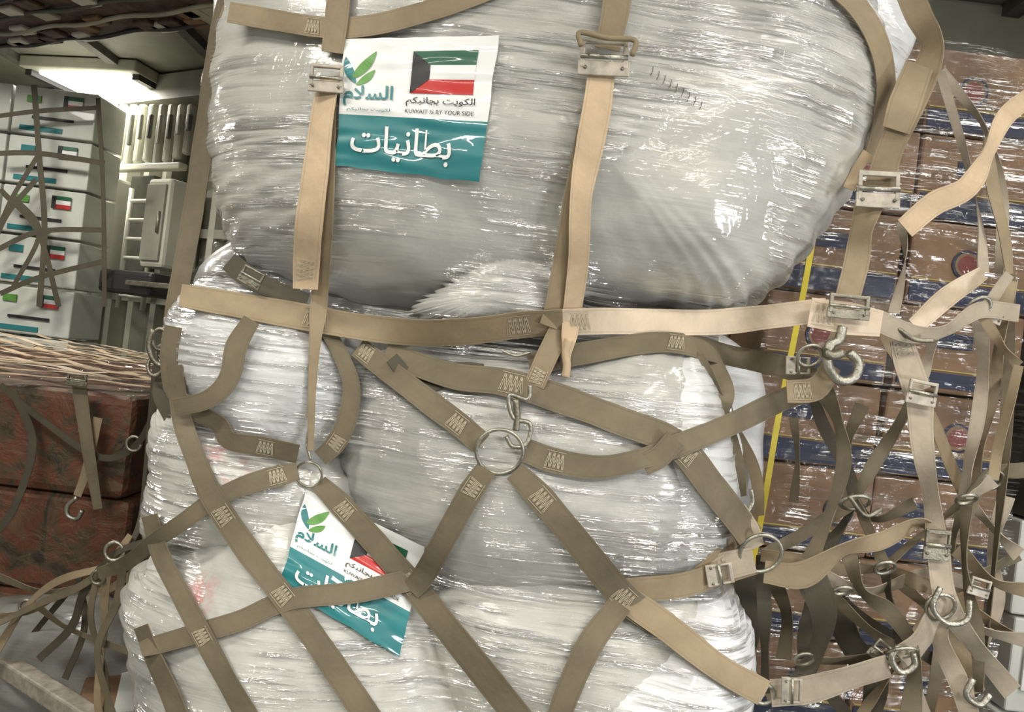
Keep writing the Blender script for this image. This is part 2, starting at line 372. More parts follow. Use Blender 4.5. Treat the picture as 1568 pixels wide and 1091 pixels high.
strap(m,[(810,560),(900,540),(1020,524),(1120,545),(1200,562,1.62),(1232,572,1.62)],[34,34,32,32,36,36],'olive',.010,stitch=(.55,))
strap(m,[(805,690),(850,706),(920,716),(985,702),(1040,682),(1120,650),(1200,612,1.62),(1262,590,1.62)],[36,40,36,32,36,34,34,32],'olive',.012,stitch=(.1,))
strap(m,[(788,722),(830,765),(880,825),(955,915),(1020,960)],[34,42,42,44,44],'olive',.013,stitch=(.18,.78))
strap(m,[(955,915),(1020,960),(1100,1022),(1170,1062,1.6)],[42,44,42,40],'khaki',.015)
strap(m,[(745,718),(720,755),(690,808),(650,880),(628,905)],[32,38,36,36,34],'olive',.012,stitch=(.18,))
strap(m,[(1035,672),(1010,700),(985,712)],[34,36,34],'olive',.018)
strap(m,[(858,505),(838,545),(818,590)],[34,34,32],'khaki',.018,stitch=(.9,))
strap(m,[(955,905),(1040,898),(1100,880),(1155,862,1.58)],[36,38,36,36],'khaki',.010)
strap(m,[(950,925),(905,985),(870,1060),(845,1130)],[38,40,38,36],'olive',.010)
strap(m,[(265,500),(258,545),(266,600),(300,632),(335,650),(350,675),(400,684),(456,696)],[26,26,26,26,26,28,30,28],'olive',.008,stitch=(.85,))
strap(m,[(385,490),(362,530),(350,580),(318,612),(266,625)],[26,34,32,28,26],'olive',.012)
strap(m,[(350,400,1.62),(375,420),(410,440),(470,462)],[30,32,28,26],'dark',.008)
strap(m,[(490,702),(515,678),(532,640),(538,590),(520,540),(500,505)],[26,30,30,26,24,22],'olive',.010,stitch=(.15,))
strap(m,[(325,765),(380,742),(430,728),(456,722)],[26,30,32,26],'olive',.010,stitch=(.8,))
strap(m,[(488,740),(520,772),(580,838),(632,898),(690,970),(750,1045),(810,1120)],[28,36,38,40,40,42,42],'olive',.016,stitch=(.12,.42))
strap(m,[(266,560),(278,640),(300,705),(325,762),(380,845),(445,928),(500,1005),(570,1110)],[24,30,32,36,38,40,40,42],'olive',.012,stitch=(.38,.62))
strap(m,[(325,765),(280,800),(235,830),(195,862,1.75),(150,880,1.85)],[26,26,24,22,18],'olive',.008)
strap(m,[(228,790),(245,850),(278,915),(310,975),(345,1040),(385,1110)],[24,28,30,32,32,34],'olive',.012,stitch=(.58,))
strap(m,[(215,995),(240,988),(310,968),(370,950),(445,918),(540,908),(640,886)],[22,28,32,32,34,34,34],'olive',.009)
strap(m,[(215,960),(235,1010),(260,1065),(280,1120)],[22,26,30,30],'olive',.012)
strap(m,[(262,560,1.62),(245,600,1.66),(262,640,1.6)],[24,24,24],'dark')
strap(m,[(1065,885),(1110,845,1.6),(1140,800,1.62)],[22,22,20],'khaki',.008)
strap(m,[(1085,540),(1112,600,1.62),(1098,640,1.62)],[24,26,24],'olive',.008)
ringp(m,765,692,36,.0045,tilt=.25); ringp(m,473,727,20,.0035,tilt=.2)
d=dd(790,640,1.5,.03)
hook(m,[(812,590),(808,612),(780,606),(786,640),(812,650),(806,680),(785,684),(775,668)],.0055,'steel',d)
hook(m,[(790,612),(792,640),(790,660)],.008,'steeld',d)
hook(m,[(770,538),(790,545),(812,540)],.004,'steel',dd(790,540,1.5,.02))
hook(m,[(476,610),(474,650),(470,680),(476,705)],.0035,'steel',dd(474,660,1.5,.02))
for (u,v) in ((245,520),(262,590),(238,560),(250,545)): ringp(m,u,v,16,.005,1.6,'steeld',tilt=.6+u*.01,ex=.7)
hook(m,[(235,505),(228,530),(238,555),(256,560),(262,540)],.007,'steeld',1.58)
buckle(m,385,425,40,30,.5,1.56,'steeld')
m.done('webbing_lower',net)
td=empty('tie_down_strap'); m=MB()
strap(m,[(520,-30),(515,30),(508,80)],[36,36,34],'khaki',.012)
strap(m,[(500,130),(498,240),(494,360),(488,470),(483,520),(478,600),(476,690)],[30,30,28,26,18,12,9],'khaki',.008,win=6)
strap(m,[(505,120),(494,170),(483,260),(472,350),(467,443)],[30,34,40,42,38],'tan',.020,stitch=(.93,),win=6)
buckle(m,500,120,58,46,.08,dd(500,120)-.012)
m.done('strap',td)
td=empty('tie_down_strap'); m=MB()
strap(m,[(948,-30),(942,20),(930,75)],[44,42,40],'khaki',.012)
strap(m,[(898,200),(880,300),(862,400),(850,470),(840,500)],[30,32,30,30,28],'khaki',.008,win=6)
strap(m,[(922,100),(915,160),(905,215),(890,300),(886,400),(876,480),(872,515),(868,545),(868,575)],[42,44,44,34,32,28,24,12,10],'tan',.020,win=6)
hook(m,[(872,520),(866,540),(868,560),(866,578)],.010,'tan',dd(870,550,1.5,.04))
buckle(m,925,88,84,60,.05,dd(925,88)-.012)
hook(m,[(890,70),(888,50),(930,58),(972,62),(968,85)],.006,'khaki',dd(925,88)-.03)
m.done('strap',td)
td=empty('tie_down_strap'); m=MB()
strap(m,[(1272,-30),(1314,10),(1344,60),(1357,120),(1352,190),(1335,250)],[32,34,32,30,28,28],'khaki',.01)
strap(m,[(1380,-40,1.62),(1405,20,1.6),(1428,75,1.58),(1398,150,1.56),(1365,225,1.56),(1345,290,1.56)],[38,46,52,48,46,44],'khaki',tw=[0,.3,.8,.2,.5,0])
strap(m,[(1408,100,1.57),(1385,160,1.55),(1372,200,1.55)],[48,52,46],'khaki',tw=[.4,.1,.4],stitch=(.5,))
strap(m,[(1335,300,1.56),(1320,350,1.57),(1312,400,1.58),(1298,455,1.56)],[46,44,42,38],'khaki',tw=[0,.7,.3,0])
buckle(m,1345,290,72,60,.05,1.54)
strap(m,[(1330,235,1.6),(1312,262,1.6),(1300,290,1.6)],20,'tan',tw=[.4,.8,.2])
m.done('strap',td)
# ---------------------------------------------------------------- right side slack net
rn=empty('slack_cargo_net'); m=MB()
PI=math.pi
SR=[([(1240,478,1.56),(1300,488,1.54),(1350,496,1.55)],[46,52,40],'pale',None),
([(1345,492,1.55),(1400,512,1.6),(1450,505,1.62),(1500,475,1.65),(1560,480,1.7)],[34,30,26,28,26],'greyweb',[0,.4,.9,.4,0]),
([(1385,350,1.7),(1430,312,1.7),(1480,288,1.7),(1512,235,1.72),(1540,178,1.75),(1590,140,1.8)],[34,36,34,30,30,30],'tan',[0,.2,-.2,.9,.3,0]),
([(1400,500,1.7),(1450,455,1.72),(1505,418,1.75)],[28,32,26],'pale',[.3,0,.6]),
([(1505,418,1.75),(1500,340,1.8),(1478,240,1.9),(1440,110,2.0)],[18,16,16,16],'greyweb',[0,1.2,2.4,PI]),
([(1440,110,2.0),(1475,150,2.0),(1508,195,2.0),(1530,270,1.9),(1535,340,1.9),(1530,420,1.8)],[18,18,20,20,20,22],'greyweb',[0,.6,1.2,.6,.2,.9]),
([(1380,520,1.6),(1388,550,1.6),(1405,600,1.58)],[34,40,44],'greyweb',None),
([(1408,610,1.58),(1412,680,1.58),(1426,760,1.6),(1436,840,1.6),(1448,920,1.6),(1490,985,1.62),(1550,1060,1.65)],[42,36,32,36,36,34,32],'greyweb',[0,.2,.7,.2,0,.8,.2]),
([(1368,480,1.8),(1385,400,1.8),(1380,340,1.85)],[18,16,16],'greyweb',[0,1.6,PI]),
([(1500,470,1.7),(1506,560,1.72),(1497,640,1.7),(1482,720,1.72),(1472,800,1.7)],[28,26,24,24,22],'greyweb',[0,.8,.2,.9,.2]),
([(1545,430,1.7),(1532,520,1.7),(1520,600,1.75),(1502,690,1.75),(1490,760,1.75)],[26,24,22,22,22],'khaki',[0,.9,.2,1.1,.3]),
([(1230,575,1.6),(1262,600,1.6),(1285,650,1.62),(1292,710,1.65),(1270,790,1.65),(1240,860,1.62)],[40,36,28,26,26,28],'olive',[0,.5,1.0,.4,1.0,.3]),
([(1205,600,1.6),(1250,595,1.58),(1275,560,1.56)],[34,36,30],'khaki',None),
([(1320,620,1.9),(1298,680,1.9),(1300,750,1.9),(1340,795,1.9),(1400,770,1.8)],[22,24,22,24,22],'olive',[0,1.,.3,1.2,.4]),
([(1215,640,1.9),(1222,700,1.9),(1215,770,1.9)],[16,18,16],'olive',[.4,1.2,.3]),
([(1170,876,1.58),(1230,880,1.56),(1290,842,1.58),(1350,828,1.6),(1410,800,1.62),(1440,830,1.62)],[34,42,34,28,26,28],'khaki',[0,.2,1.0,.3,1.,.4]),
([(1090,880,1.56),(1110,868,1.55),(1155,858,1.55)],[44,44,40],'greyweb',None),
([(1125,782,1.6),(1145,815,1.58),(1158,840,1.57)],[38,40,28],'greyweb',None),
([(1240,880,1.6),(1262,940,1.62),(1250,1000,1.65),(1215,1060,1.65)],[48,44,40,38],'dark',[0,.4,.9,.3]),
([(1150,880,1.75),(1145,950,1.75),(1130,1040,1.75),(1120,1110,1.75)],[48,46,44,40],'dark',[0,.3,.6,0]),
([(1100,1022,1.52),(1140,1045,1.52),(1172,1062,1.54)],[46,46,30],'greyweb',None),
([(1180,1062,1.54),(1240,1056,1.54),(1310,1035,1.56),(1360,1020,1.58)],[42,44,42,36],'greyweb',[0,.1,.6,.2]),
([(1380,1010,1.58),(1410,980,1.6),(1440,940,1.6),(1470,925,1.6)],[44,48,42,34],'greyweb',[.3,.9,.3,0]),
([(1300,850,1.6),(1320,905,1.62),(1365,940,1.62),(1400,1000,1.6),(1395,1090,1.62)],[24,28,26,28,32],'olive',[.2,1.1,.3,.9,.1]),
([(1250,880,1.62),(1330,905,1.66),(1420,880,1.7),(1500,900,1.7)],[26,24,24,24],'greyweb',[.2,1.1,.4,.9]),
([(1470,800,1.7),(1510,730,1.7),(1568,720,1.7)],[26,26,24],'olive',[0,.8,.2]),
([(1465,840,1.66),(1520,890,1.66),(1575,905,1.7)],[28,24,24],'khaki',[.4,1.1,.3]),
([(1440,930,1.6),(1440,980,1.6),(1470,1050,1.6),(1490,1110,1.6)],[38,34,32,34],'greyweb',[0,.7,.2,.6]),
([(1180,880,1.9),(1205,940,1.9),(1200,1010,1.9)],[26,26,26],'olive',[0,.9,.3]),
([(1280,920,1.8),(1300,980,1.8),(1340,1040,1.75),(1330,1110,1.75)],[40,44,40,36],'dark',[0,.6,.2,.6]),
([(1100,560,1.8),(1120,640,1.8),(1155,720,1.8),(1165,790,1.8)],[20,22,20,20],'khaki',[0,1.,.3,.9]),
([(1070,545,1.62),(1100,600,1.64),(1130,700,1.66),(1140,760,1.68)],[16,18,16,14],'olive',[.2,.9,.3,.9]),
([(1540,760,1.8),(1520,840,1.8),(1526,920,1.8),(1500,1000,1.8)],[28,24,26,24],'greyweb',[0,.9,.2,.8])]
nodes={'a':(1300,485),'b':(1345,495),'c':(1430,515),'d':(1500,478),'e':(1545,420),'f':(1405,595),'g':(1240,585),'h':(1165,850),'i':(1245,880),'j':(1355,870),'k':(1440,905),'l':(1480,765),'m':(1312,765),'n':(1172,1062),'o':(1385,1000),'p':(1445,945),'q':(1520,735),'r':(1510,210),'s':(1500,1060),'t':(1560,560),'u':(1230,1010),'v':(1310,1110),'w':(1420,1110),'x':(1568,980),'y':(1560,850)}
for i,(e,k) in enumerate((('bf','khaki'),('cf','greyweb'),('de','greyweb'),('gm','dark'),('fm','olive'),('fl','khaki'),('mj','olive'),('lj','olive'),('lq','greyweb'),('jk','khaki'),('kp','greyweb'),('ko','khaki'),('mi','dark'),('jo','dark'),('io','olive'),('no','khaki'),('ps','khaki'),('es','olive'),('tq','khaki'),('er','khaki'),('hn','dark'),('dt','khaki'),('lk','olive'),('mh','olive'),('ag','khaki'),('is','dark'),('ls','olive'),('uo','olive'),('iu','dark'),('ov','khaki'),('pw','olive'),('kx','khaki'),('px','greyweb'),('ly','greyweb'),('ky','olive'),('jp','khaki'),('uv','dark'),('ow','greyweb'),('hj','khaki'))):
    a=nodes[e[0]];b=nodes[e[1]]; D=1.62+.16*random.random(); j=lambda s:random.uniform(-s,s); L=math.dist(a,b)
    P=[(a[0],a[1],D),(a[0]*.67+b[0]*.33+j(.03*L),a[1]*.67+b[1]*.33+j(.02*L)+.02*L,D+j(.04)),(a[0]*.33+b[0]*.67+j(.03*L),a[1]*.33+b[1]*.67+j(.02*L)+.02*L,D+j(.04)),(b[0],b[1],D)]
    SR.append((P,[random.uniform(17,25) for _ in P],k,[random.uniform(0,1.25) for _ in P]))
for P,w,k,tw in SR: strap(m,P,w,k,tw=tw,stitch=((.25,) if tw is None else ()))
for (a,b,c,d,ti,ex) in ((1165,848,32,1.55,.3,1),(1170,1064,16,1.54,.2,1),(1310,770,18,1.62,.8,1.2),(1240,545,18,1.56,.5,1),(1382,1000,22,1.56,.9,1),(1440,930,22,1.58,.3,1),(1520,735,16,1.7,.4,1),(1355,870,15,1.6,.7,1),(1500,470,16,1.64,.5,1),(1290,905,14,1.6,.9,1),(1232,1010,14,1.6,.6,1),(1480,765,14,1.6,.9,1)):
    ringp(m,a,b,c,.005,d,'steel',tilt=ti,ex=ex)
hook(m,[(1290,500),(1285,520),(1270,530),(1268,560),(1285,583),(1308,578),(1314,555),(1300,540)],.012,'steel',1.54)
hook(m,[(1262,540),(1275,545),(1290,540)],.012,'steeld',1.53)
hook(m,[(1350,490),(1370,500),(1400,520),(1430,522)],.006,'steeld',1.56)
hook(m,[(1440,900),(1428,930),(1450,955),(1480,950),(1485,920)],.007,'steel',1.57)
hook(m,[(1150,750),(1152,770),(1140,790)],.006,'steel',1.6)
hook(m,[(1300,760),(1325,790),(1350,780)],.006,'steeld',1.6)
hook(m,[(1375,990),(1365,1010),(1380,1030),(1400,1020),(1398,1000)],.008,'steel',1.55)
hook(m,[(1490,1040),(1480,1065),(1500,1080),(1516,1064)],.008,'steel',1.58)
buckle(m,1412,602,50,40,.2,1.56); buckle(m,1300,470,70,40,.1,1.52,'steeld'); buckle(m,1222,560,30,40,1.6,1.58); buckle(m,1435,835,44,50,.1,1.58,'steeld'); buckle(m,1212,1058,44,34,1.6,1.52)
buckle(m,1520,480,36,30,.4,1.66); buckle(m,1102,880,36,44,1.4,1.54); buckle(m,1350,1000,40,34,.7,1.57,'steeld'); buckle(m,1500,900,36,30,.3,1.6)
m.done('webbing',rn)
# ---------------------------------------------------------------- labels
def label(name,TL,TR,BR,BL,off=.004):
    A=[];bb=[]
    def uv(a,b):
        return ((TL[0]*(1-a)+TR[0]*a)*(1-b)+(BL[0]*(1-a)+BR[0]*a)*b,(TL[1]*(1-a)+TR[1]*a)*(1-b)+(BL[1]*(1-a)+BR[1]*a)*b)
    for i in range(9):
        for j in range(9):
            a,b=i/8,j/8; d=depth(*uv(a,b))
            if d: A.append([1,a,b,a*a,a*b,b*b,a**3,b**3,a*a*b,a*b*b]);bb.append(d)
    A=np.array(A);bb=np.array(bb);co=np.linalg.lstsq(A,bb,rcond=None)[0]; mx=float(np.max(A@co-bb))
    def Q(a,b,e=0):
        u,v=uv(a,b); u+=3*noise.noise(Vector((b*5,a*2,3)))*(abs(a-.5)*2)**3; v+=3*noise.noise(Vector((a*6,b*2,8)))*(abs(b-.5)*2)**3
        d=float(np.dot(co,[1,a,b,a*a,a*b,b*b,a**3,b**3,a*a*b,a*b*b])); return pt(u,v,d-mx-off-e-.003*noise.noise(Vector((a*4,b*5,7)))-.003*noise.noise(Vector((a*3,b*14,2))))
    m=MB()
    def patch(poly,k,e):
        n=24; vs=[]
        for i in range(n+1):
            for j in range(n+1):
                s,t=i/n,j/n
                a=(poly[0][0]*(1-s)+poly[1][0]*s)*(1-t)+(poly[3][0]*(1-s)+poly[2][0]*s)*t
                b=(poly[0][1]*(1-s)+poly[1][1]*s)*(1-t)+(poly[3][1]*(1-s)+poly[2][1]*s)*t
                vs.append(Q(a,b,e))
        m.add(vs,[(i*(n+1)+j,(i+1)*(n+1)+j,(i+1)*(n+1)+j+1,i*(n+1)+j+1) for i in range(n) for j in range(n)],k,True)
    rc=lambda a0,b0,a1,b1:[(a0,b0),(a1,b0),(a1,b1),(a0,b1)]
    patch(rc(0,0,1,.59),'white',0);patch(rc(0,.59,1,1),'teal',0)
    fl=(.46,.10,.88,.41); h=(fl[3]-fl[1])/3
    patch(rc(fl[0],fl[1],fl[2],fl[1]+h),'green',.0012);patch(rc(fl[0],fl[1]+h,fl[2],fl[1]+2*h),'white',.0012);patch(rc(fl[0],fl[1]+2*h,fl[2],fl[3]),'red',.0012)
    patch([(fl[0],fl[1]),(fl[0]+.12,fl[1]+h),(fl[0]+.12,fl[1]+2*h),(fl[0],fl[3])],'black',.0022)
    def leaf(pts,k):
        n=12
        (x0,y0),(x1,y1),bulge=pts
        vs=[]
        for i in range(n+1):
            t=i/n; x=x0+(x1-x0)*t;y=y0+(y1-y0)*t; w=bulge*math.sin(math.pi*t)**.8; dx,dy=-(y1-y0),(x1-x0);l=math.hypot(dx,dy)
            vs+=[Q(x+dx/l*w,y+dy/l*w,.0015),Q(x-dx/l*w*.5,y-dy/l*w*.5,.0015)]
        m.add(vs,[(2*i,2*i+1,2*i+3,2*i+2) for i in range(n)],k)
    leaf(((.06,.32),(.22,.10),.045),'leaf');leaf(((.10,.35),(.02,.14),-.04),'teal');leaf(((.10,.36),(.22,.24),.035),'leaf')
    def text(s,a0,b0,a1,b1,k,bold=0.0):
        cu=bpy.data.curves.new('t','FONT');cu.body=s;cu.offset=bold;cu.resolution_u=4
        o=bpy.data.objects.new('t',cu);col.objects.link(o);bpy.context.view_layer.update()
        me=bpy.data.meshes.new_from_object(o.evaluated_get(bpy.context.evaluated_depsgraph_get()))
        vs=[v.co.copy() for v in me.vertices];fs=[list(p.vertices) for p in me.polygons]
        bpy.data.objects.remove(o)
        if not vs: return
        x0=min(v.x for v in vs);x1=max(v.x for v in vs);y0=min(v.y for v in vs);y1=max(v.y for v in vs)
        m.add([Q(a0+(v.x-x0)/(x1-x0)*(a1-a0),b1-(v.y-y0)/(y1-y0)*(b1-b0),.0025) for v in vs],fs,k)
    text('\uFEE1\uFEFC\uFEB4\uFEDF\uFE8D',.02,.36,.35,.52,'teal',.02)
    text('\uFEE2\uFEDC\uFE92\uFEE7\uFE8E\uFEA0\uFE91 \uFE96\uFEF3\uFEEE\uFEDC\uFEDF\uFE8D',.44,.435,.90,.505,'black',.01)
    text('KUWAIT IS BY YOUR SIDE',.44,.525,.90,.555,'black')
    text('\uFEE2\uFEDC\uFE92\uFEE7\uFE8E\uFEA0\uFE91 \uFE96\uFEF3\uFEEE\uFEDC\uFEDF',.05,.53,.34,.565,'teal')
    text('\uFE95\uFE8E\uFEF4\uFEE7\uFE8E\uFEC4\uFE91',.09,.665,.78,.92,'white',.012)
    return m.done(name)
label('printed_aid_label',(526,60),(764,54),(734,279),(514,254))
label('printed_aid_label',(468,750),(650,838),(612,1007),(428,898))
m=MB()
def surfline(P,r,k,off=.001):
    q=catmull([list(p) for p in P],8); m.tube([pt(a,b,dd(a,b,1.6,off)) for a,b in q],r,k,6)
for i in range(9):
    t=i/8;u=1000+t*75;v=103+t*52
    surfline([(u,v-1),(u-1,v+6),(u-4,v+13)],.0008,'threadd',.002)
m.done('sewn_seam')
# ---------------------------------------------------------------- pallet & room
m=MB(); m.box((-.1,.45,.09),(1.9,1.2,.10),'alu',bev=.01)
for x in (-.9,-.45,0,.45,.75): m.box((x-.05,.45,.02),(.12,1.1,.04),'steeld')
m.done('cargo_pallet')
m=MB(); m.box((0,.8,-.05),(16,13,.1),'floor'); m.done('floor')
m=MB()
for y in (-.35,-1.2,3.1):
    m.box((-1,y,.015),(13,.10,.03),'alu',bev=.004)
    for i in range(60): m.tube([Vector((-6+i*.2,y-.03,.035)),Vector((-6+i*.2,y+.03,.035))],.012,'steel',8)
m.done('floor_roller_track')
m=MB(); m.box((0,1.5,3.45),(16,11,.1),'ceil'); m.done('ceiling')
wA=Vector((-7.7,7.35,0)); wB=Vector((-1.0,3.5,0)); wC=Vector((5,3.5,0))
def wallseg(m,a,b,z0,z1,th,k):
    d=b-a; m.box(((a+b)/2+Vector((0,0,(z0+z1)/2))),(d.length,th,z1-z0),k,rz=math.atan2(d.y,d.x))
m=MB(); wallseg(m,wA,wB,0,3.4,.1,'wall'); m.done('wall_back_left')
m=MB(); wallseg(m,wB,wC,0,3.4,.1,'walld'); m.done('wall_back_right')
m=MB(); dirw=(wB-wA).normalized(); nrm=Vector((dirw.y,-dirw.x,0)); ang=math.atan2(dirw.y,dirw.x)
def onw(s,o,z): return wA+dirw*s+nrm*o+Vector((0,0,z))
LW=(wB-wA).length
s=0.2;i=0
while s<LW:
    m.box(onw(s,.10,1.7),(.07,.16,3.4),'wallw' if i%3 else 'wall',rz=ang)
    m.box(onw(s+.13,.07,2.5),(.12,.03,1.2),'wallw' if i%2 else 'walld',rz=ang)
    s+=.30;i+=1
for z in (1.6,2.15,3.0): m.box(onw(LW/2,.14,z),(LW,.08,.07),'wall',rz=ang)
m.box(onw(LW/2,.2,3.27),(LW,.3,.2),'ceil',rz=ang)
m.done('fuselage_frames')
def zat(u,v,s_off=.3):
    r=ray(u,v); t=((wA+nrm*s_off)-C).dot(nrm)/r.dot(nrm); return (C+r*t)
def wbox(m,u0,v0,u1,v1,off,th,k,bev=.01):
    a=zat((u0+u1)/2,(v0+v1)/2,off); s=(a-wA).dot(dirw); D=(a-C).y; w=(u1-u0)*S*D/ max(.3,abs(dirw.x)); h=(v1-v0)*S*D
    m.box(onw(s,off,a.z),(w,th,h),k,rz=ang,bev=bev); return s,a.z,w,h
m=MB(); s,z,w,h=wbox(m,240,280,288,415,.35,.3,'wallw',.03); m.box(onw(s,.51,z),(w*.8,.02,h*.85),'wall',rz=ang,bev=.005); m.tube([onw(s+w*.3,.53,z-.08),onw(s+w*.3,.53,z+.08)],.012,'steel'); m.done('storage_locker')
m=MB(); wbox(m,190,270,240,420,.24,.06,'walld',.01)
a=zat(215,340,.4); s=(a-wA).dot(dirw)
for q in (-.16,.16): m.tube([onw(s+q,.4,1.5),onw(s+q,.4,2.45)],.02,'wallw')
for j in range(6): m.tube([onw(s-.16,.4,1.6+j*.15),onw(s+.16,.4,1.6+j*.15)],.016,'wallw')
m.done('access_ladder')
m=MB(); wbox(m,130,275,188,430,.3,.2,'wallw',.03)
for j in range(5): wbox(m,138,285+j*26,160,300+j*26,.42,.03,'wall',.01)
m.done('electrical_panel_box')
m=MB()
for j in range(10):
    u=150+j*15; hh=random.randint(-14,10)
    wbox(m,u,160,u+11,252+hh,.36,.06,'wallw' if j%3 else 'wall',.02)
    wbox(m,u+2,175,u+8,215+hh,.42,.03,'walld' if j%2 else 'wall',.01)
wbox(m,150,252,300,262,.36,.08,'wallw',.01)
m.done('folded_troop_seats')
m=MB(); wbox(m,172,420,285,455,.6,.4,'black',.03); wbox(m,180,432,275,440,.82,.03,'steeld',.005); m.done('equipment_case')
def fixture(name,c,rz,L=.85,W=.45,light=None):
    m=MB(); c=Vector(c); m.box(c+Vector((0,0,.045)),(L*1.25,W*1.3,.09),'wall',rz=rz,bev=.01); m.box(c-Vector((0,0,.01)),(L,W,.03),'lamp',rz=rz,bev=.01)
    for q in (-1,1): m.box(c+Matrix.Rotation(rz,3,'Z')@Vector((q*L*.58,0,-.02)),(.06,W*1.1,.05),'black',rz=rz)
    if c.z<3.28:
        for q in (-1,1): m.tube([c+Vector((q*L*.4,0,.08)),Vector((c.x+q*L*.4,c.y,3.41))],.012,'steeld')
    ob=m.done(name)
    if light:
        l=bpy.data.lights.new('fixture_light','AREA');l.shape='RECTANGLE';l.size=L;l.size_y=W;l.energy=light;l.color=(1,.955,.86)
        o=bpy.data.objects.new('fixture_light',l);col.objects.link(o);o.location=c-Vector((0,0,.05));o.rotation_euler=(0,0,rz);o.parent=ob
p=onz(172,134,3.3); fixture('added_glint_light',(p.x,p.y,3.3),math.radians(-12),.85,.6,75)
fixture('added_glint_light',(1.7,-1.5,3.2),.1,1.2,.35,44)
fixture('added_glint_light',(-1.7,-1.3,3.2),-.1,1.2,.35,46)
fixture('added_glint_light',(-.9,-3.0,2.9),0,1.1,.28,64)  # added lamp behind the camera, placed so the film shows glints
fixture('added_glint_light',(1.2,-3.1,2.9),0,1.1,.28,60)  # second added lamp out of view, also for glints on the wrap
fixture('added_glint_light',(2.2,.3,3.3),.1,.9,.35,6)
fixture('added_glint_light',(-2.6,1.7,3.3),.1,.9,.35,22)
fixture('added_glint_light',(-3.9,2.1,3.3),.1,.9,.35,45)  # added lamp out of view, brightens the far-left cartons
m=MB(); wc=Vector((2.4,-1.7,1.05))  # added fill lamp and stand, out of view, brightens the bales from low right
mm=Matrix.Rotation(math.radians(58),3,'Z'); m.box(wc,(.5,.08,.35),'steeld',rot=mm,bev=.01); m.tube([Vector((2.4,-1.7,.9)),Vector((2.4,-1.7,.05))],.02,'steeld')
for a in range(3): m.tube([Vector((2.4,-1.7,.4)),Vector((2.4+.35*math.cos(a*2.1),-1.7+.35*math.sin(a*2.1),.015))],.012,'steeld')
wl=m.done('added_fill_light_stand')
l=bpy.data.lights.new('added_fill_light','AREA');l.shape='RECTANGLE';l.size=.5;l.size_y=.35;l.energy=24;l.color=(.95,.97,1)
o=bpy.data.objects.new('added_fill_light',l);col.objects.link(o);o.location=wc+Vector((-.08,.06,0));o.rotation_euler=(Vector((.3,0,1.55))-wc).to_track_quat('-Z','Y').to_euler();o.parent=wl
m=MB()
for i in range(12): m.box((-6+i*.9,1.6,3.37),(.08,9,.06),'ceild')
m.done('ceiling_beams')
m=MB()
a=onz(-40,20,3.2);b=onz(340,-40,3.2); d=(b-a); rz=math.atan2(d.y,d.x)
m.box(((a+b)/2)+Vector((0,0,.06)),(d.length*2,.75,.2),'insul',rz=rz,bev=.02)
for k2 in range(5):
    o=Matrix.Rotation(rz,3,'Z')@Vector((0,-.32+k2*.16,0)); m.tube([a+o+d*t+Vector((0,0,-.06+.01*math.sin(t*20+k2))) for t in [x/20-.3 for x in range(34)]],.013,('wall','black','walld')[k2%3])
for k2 in range(60):
    o=Matrix.Rotation(rz,3,'Z')@Vector((0,random.uniform(-.35,.35),-.05)); m.box(a+o+d*(k2/45-.2),(.14,.10,.03),random.choice(['wcard','wall','insul','card']),rz=rz,bev=.01)
m.done('ceiling_cable_duct')
m=MB(); a=pt(1390,25,3.5)
m.box((2.1,a.y,3.13),(2.9,.12,.54),'wall',bev=.02); zz=3.03
m.box((2.1,a.y-.05,zz-.2),(2.9,.2,.06),'wallw',bev=.01); m.box((2.1,a.y-.02,zz-.45),(2.9,.1,.36),'walld',bev=.01)
for u,sx in ((1425,'820'),(1530,'820')):
    q=pt(u,42,3.36); cu=bpy.data.curves.new('n','FONT');cu.body=sx;cu.size=.11;o=bpy.data.objects.new('n',cu);col.objects.link(o);bpy.context.view_layer.update()
    me=bpy.data.meshes.new_from_object(o.evaluated_get(bpy.context.evaluated_depsgraph_get()));m.add([Vector((q.x-.08+v.co.x,a.y-.065,zz-.08+v.co.y)) for v in me.vertices],[list(p.vertices) for p in me.polygons],'white');bpy.data.objects.remove(o)
m.done('overhead_stowage_panel')
# ---------------------------------------------------------------- right carton stack
m=MB(); x0=.80;y0=.78;bw=.41;bh=.277;bd=.40
for r in range(9):
    for c in range(2):
        for dpt in range(2):
            jx=random.uniform(-.012,.012);jy=random.uniform(-.015,.015) ;cx=x0+bw*(c+.5)+jx;cy=y0+bd*(dpt+.5)+jy;cz=.16+bh*(r+.5)
            m.box((cx,cy,cz),(bw-.01,bd-.008,bh-.008),'card',bev=.008)
            if dpt==0:
                f=cy-bd/2+.002; bhh=.16+.14*random.random()
                m.box((cx,f,cz-bh*.34),(bw-.03,.004,bh*bhh),'blue'); m.box((cx,f-.001,cz-bh*.34+bh*bhh*.5+.008),(bw-.03,.004,.004),'yprint')
                if (r+c)%2:
                    for rr,kk,e in ((.048,'blue',0),(.040,'card',.001),(.030,'rprint',.002)):
                        n=24;cc=Vector((cx+random.uniform(-.08,.1),f-.003-e,cz+.005)) if e==0 else cc+Vector((0,-.001,0)); m.add([cc+Vector((math.cos(2*math.pi*i/n)*rr,0,math.sin(2*math.pi*i/n)*rr)) for i in range(n)],[tuple(range(n))],kk)
                else: m.box((cx+random.uniform(-.1,.1),f,cz+bh*.12),(.12,.003,.05),'blue')
            if c==0: m.box((cx-bw/2+.002,cy,cz-bh*.36),(.004,bd-.02,bh*.2),'blue')
m.box((1.21,1.18,.09),(.95,.95,.12),'alu',bev=.01)
m.done('shrink_wrapped_carton_stack')
m=MB(); n=90;mz=200;vs=[]
